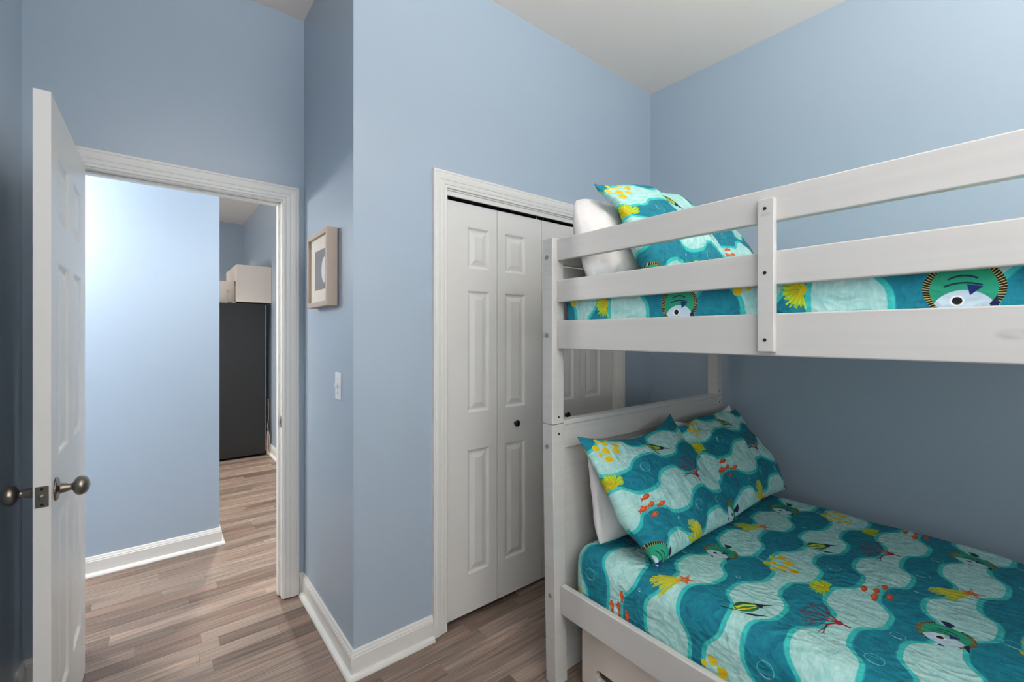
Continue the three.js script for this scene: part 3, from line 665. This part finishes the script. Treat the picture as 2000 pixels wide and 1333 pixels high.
// ------------------------------------------------------------------ picture, switch
{
  const p = tag(group('picture_frame'), 'small light wood picture frame with abstract grey print on the return wall', 'picture');
  const oak = std({ color: '#b8a698', roughness: 0.6, bumpMap: grainBump, bumpScale: 0.0004 });
  const u0 = 0.566, u1 = 0.6095, y0 = 1.474, y1 = 1.807, v0 = 1.926, v1 = 2.236, w = 0.022;
  mesh('frame_side', box(u0, u1, y0, y1, v0, v0 + w, 0.0012), oak, p);
  mesh('frame_side', box(u0, u1, y0, y1, v1 - w, v1, 0.0012), oak, p);
  mesh('frame_side', box(u0, u1, y1 - w, y1, v0 + w, v1 - w, 0.0012), oak, p);
  mesh('frame_side', box(u0, u1, y0, y0 + w, v0 + w, v1 - w, 0.0012), oak, p);
  mesh('backing', box(u1 - 0.004, UJ - 0.0003, y0 + 0.004, y1 - 0.004, v0 + 0.004, v1 - 0.004), M.dark, p);
  mesh('mat_board', box(u0 + 0.012, u0 + 0.016, y0 + w - 0.002, y1 - w + 0.002, v0 + w - 0.002, v1 - w + 0.002), M.matBoard, p);
  const pr = mesh('print', box(u0 + 0.0112, u0 + 0.0122, 1.551, 1.727, 1.992, 2.146), M.printGrey, p);
  const sh = new THREE.Shape(); sh.moveTo(0, 1.578); sh.bezierCurveTo(0.018, 1.575, 0.050, 1.585, 0.052, 1.632); sh.bezierCurveTo(0.052, 1.668, 0.026, 1.692, 0, 1.689); sh.closePath();
  const g = new THREE.ExtrudeGeometry(sh, { depth: 0.0006, bevelEnabled: false }); g.rotateY(Math.PI / 2); g.translate(u0 + 0.0108, 0, -1.992);
  mesh('print_shape', g, M.printWhite, pr);

  const s = tag(group('light_switch'), 'pale blue toggle light switch on the return wall', 'light switch');
  mesh('plate', box(UJ - 0.006, UJ - 0.0002, 1.075, 1.191, 1.884, 1.954, 0.003), M.plate, s);
  const tg = mesh('toggle', box(UJ - 0.018, UJ - 0.005, 1.128, 1.146, 1.9145, 1.9235, 0.003), M.plate, s);
  mesh('toggle_slot', box(UJ - 0.0064, UJ - 0.0058, 1.121, 1.146, 1.914, 1.924), std({ color: '#b9c0c5', roughness: 0.5 }), s);
  for (const y of [1.103, 1.163]) { const c = mesh('screw', new THREE.CylinderGeometry(0.003, 0.003, 0.001, 12), M.steel, s); c.rotation.z = Math.PI / 2; c.position.set(UJ - 0.0064, y, -1.919); }
}

// ------------------------------------------------------------------ kitchen beyond the hall
{
  const f = tag(group('refrigerator'), 'black refrigerator with textured side panel beyond the hall', 'refrigerator');
  mesh('body', box(0.30, 0.978, 0.025, 1.693, 5.58, 6.42, 0.006), M.fridge, f);
  mesh('door', box(0.225, 0.296, 0.55, 1.69, 5.582, 6.418, 0.012), M.fridgeDoor, f);
  mesh('drawer', box(0.225, 0.296, 0.05, 0.54, 5.582, 6.418, 0.012), M.fridgeDoor, f);
  const h1 = mesh('handle', box(0.175, 0.2, 0.75, 1.4, 5.64, 5.66, 0.008), M.steel, f);
  for (const y of [0.77, 1.35]) mesh('handle_mount', box(0.198, 0.228, y, y + 0.03, 5.642, 5.658), M.steel, h1);
  const h2 = mesh('handle', box(0.175, 0.2, 0.46, 0.49, 5.7, 6.3, 0.008), M.steel, f);
  for (const v of [5.74, 6.24]) mesh('handle_mount', box(0.198, 0.228, 0.466, 0.484, v, v + 0.02), M.steel, h2);
  mesh('back_panel', box(0.978, 0.986, 0.06, 1.68, 5.585, 6.415), M.steel, f);
  for (const [u, v] of [[0.36, 5.64], [0.93, 5.64], [0.36, 6.36], [0.93, 6.36]]) { const ft = mesh('foot', new THREE.CylinderGeometry(0.02, 0.022, 0.026, 14), M.dark, f); ft.position.set(u, 0.013, -v); }

  const c = tag(group('wall_cabinet'), 'cream wall cabinet above the refrigerator with one door open', 'cabinet');
  const m = M.cabinet, k = 0.018;
  mesh('side_panel', box(0.712, 1.038, 1.708, 2.112, 5.58, 5.58 + k, 0.001), m, c);
  mesh('side_panel', box(0.712, 1.038, 1.708, 2.112, 6.42, 6.42 + k, 0.001), m, c);
  mesh('top_panel', box(0.712, 1.038, 2.094, 2.112, 5.58 + k, 6.42), m, c);
  mesh('bottom_panel', box(0.712, 1.038, 1.708, 1.726, 5.58 + k, 6.42), m, c);
  mesh('back_panel', box(1.03, 1.038, 1.726, 2.094, 5.58 + k, 6.42), m, c);
  mesh('face_frame', join([box(0.700, 0.712, 1.94, 2.112, 5.58, 6.438), box(0.700, 0.712, 1.708, 1.94, 5.58, 5.64), box(0.700, 0.712, 1.708, 1.94, 6.38, 6.438)]), m, c);
  const dr = mesh('door', box(0.33, 0.698, 1.712, 1.934, 5.70, 5.718, 0.002), m, c); dr.userData.label = 'small cabinet door standing open';
  mesh('handle', join([box(0.625, 0.633, 1.735, 1.835, 5.672, 5.68, 0.002), box(0.625, 0.633, 1.735, 1.743, 5.68, 5.70), box(0.625, 0.633, 1.827, 1.835, 5.68, 5.70)]), M.steel, dr);
  // power cord hanging behind the refrigerator
  const pts = [[1.012, 0.62, 5.62], [1.008, 0.40, 5.60], [1.000, 0.30, 5.575], [1.014, 0.20, 5.56], [1.018, 0.10, 5.565], [1.005, 0.03, 5.56], [0.992, 0.012, 5.545], [0.990, 0.06, 5.55], [0.993, 0.17, 5.56], [1.0, 0.27, 5.575], [1.010, 0.20, 5.59], [1.016, 0.08, 5.60], [1.005, 0.010, 5.63]].map((q) => new THREE.Vector3(q[0], q[1], -q[2]));
  tag(mesh('power_cord', new THREE.TubeGeometry(new THREE.CatmullRomCurve3(pts), 120, 0.0045, 8), M.cord), 'looped brown power cord hanging beside the refrigerator', 'cord');
}

// ------------------------------------------------------------------ unseen ceiling lamps of hall and passage, placed above the frame to light them
function unseenCeilingLamp(u, v, power, label, r = 0.17) {
  const l = tag(group('unseen_ceiling_lamp'), label, 'lamp');
  const b = mesh('base', new THREE.CylinderGeometry(r + 0.015, r + 0.015, 0.03, 40), M.trim, l); b.position.set(u, CEIL - 0.015, -v);
  const pts = [[0, -0.085], [0.06, -0.08], [0.11, -0.066], [0.15, -0.042], [r, -0.005], [r, 0]].map((p) => new THREE.Vector2(...p));
  const s = mesh('shade', new THREE.LatheGeometry(pts, 40), M.lampGlass, l); s.position.set(u, CEIL - 0.03, -v);
  const p = new THREE.PointLight(new THREE.Color(1.0, 0.93, 0.84), power, 0, 2); p.position.set(u, CEIL - 0.16, -v); p.castShadow = true; p.shadow.radius = 6; l.add(p);
}
unseenCeilingLamp(-1.15, 2.97, 3, 'unseen round flush ceiling lamp placed to light the hall wall');
// unseen recessed lights, placed to brighten the door, passage floor and kitchen
function unseen_downlight(u, v, power, label) {
  const l = tag(group('unseen_downlight'), label, 'lamp', 'unseen downlights');
  const ring = mesh('trim_ring', new THREE.TorusGeometry(0.06, 0.008, 10, 36), M.trim, l); ring.rotation.x = Math.PI / 2; ring.position.set(u, CEIL - 0.004, -v);
  const d = mesh('lens', new THREE.CylinderGeometry(0.055, 0.055, 0.006, 32), M.lampGlass, l); d.position.set(u, CEIL - 0.004, -v);
  const s = new THREE.SpotLight(new THREE.Color(1.0, 0.93, 0.84), power, 0, 0.85, 0.5, 2);
  s.position.set(u, CEIL - 0.02, -v); s.target.position.set(u, 0, -v); s.castShadow = true; s.shadow.radius = 3; l.add(s); scene.add(s.target);
}
for (const [u, v, p, label] of [[0.66, 2.86, 5, 'unseen recessed ceiling light outside the bedroom doorway lighting the open door'], [0.55, 4.35, 27, 'unseen recessed ceiling light before the refrigerator lighting the passage floor'], [0.45, 6.9, 7, 'unseen recessed ceiling light past the refrigerator lighting the kitchen']]) unseen_downlight(u, v, p, label);
// glass sconce on the hall wall, out of sight past the open door: it lights the return wall through the doorway
{
  const l = tag(group('unseen_sconce'), 'unseen cylindrical glass sconce on the hall wall lighting the return wall', 'lamp');
  const u = -0.84, y = 1.98, v = VH;
  mesh('back_plate', box(u - 0.05, u + 0.05, y - 0.08, y + 0.08, v - 0.012, v - 0.0003, 0.004), M.bronze, l);
  mesh('arm', box(u - 0.01, u + 0.01, y - 0.07, y - 0.05, v - 0.075, v - 0.012, 0.003), M.bronze, l);
  const g = mesh('shade', new THREE.CylinderGeometry(0.045, 0.04, 0.13, 28), M.lampGlass, l); g.position.set(u, y + 0.016, -(v - 0.075));
  const p = new THREE.PointLight(new THREE.Color(1.0, 0.94, 0.87), 5.2, 0, 2); p.position.set(u + 0.05, y, -(v - 0.125)); p.castShadow = true; p.shadow.radius = 3; l.add(p);
}
// unseen uplight behind the camera, stands in for a flash bounced off the ceiling
{
  const l = tag(group('unseen_uplight'), 'unseen uplight behind the camera standing in for a flash bounced off the ceiling', 'floor lamp');
  const u = 0.45, v = -1.17;
  const put = (o, y) => { o.position.set(u, y, -v); return o; };
  put(mesh('base', new THREE.CylinderGeometry(0.13, 0.14, 0.03, 36), M.bronze, l), 0.016);
  put(mesh('pole', new THREE.CylinderGeometry(0.012, 0.012, 1.66, 16), M.bronze, l), 0.86);
  const pts = [[0.012, 0], [0.03, 0.004], [0.08, 0.03], [0.13, 0.075], [0.155, 0.12], [0.15, 0.12], [0.125, 0.078], [0.076, 0.034], [0.03, 0.009], [0, 0.008]].map((p) => new THREE.Vector2(...p));
  put(mesh('shade', new THREE.LatheGeometry(pts, 40), std({ color: '#d8d2c8', roughness: 0.5 }), l), 1.68);
  put(mesh('bulb', new THREE.SphereGeometry(0.03, 20, 14), M.lampGlass, l), 1.735);
  const sp = new THREE.SpotLight(new THREE.Color(1.0, 0.93, 0.85), 32, 0, 1.45, 0.35, 2);
  sp.position.set(u, 1.82, -v); sp.target.position.set(u, 3, -v); sp.castShadow = true; sp.shadow.radius = 5; l.add(sp); scene.add(sp.target);
}

renderer.render(scene, camera);
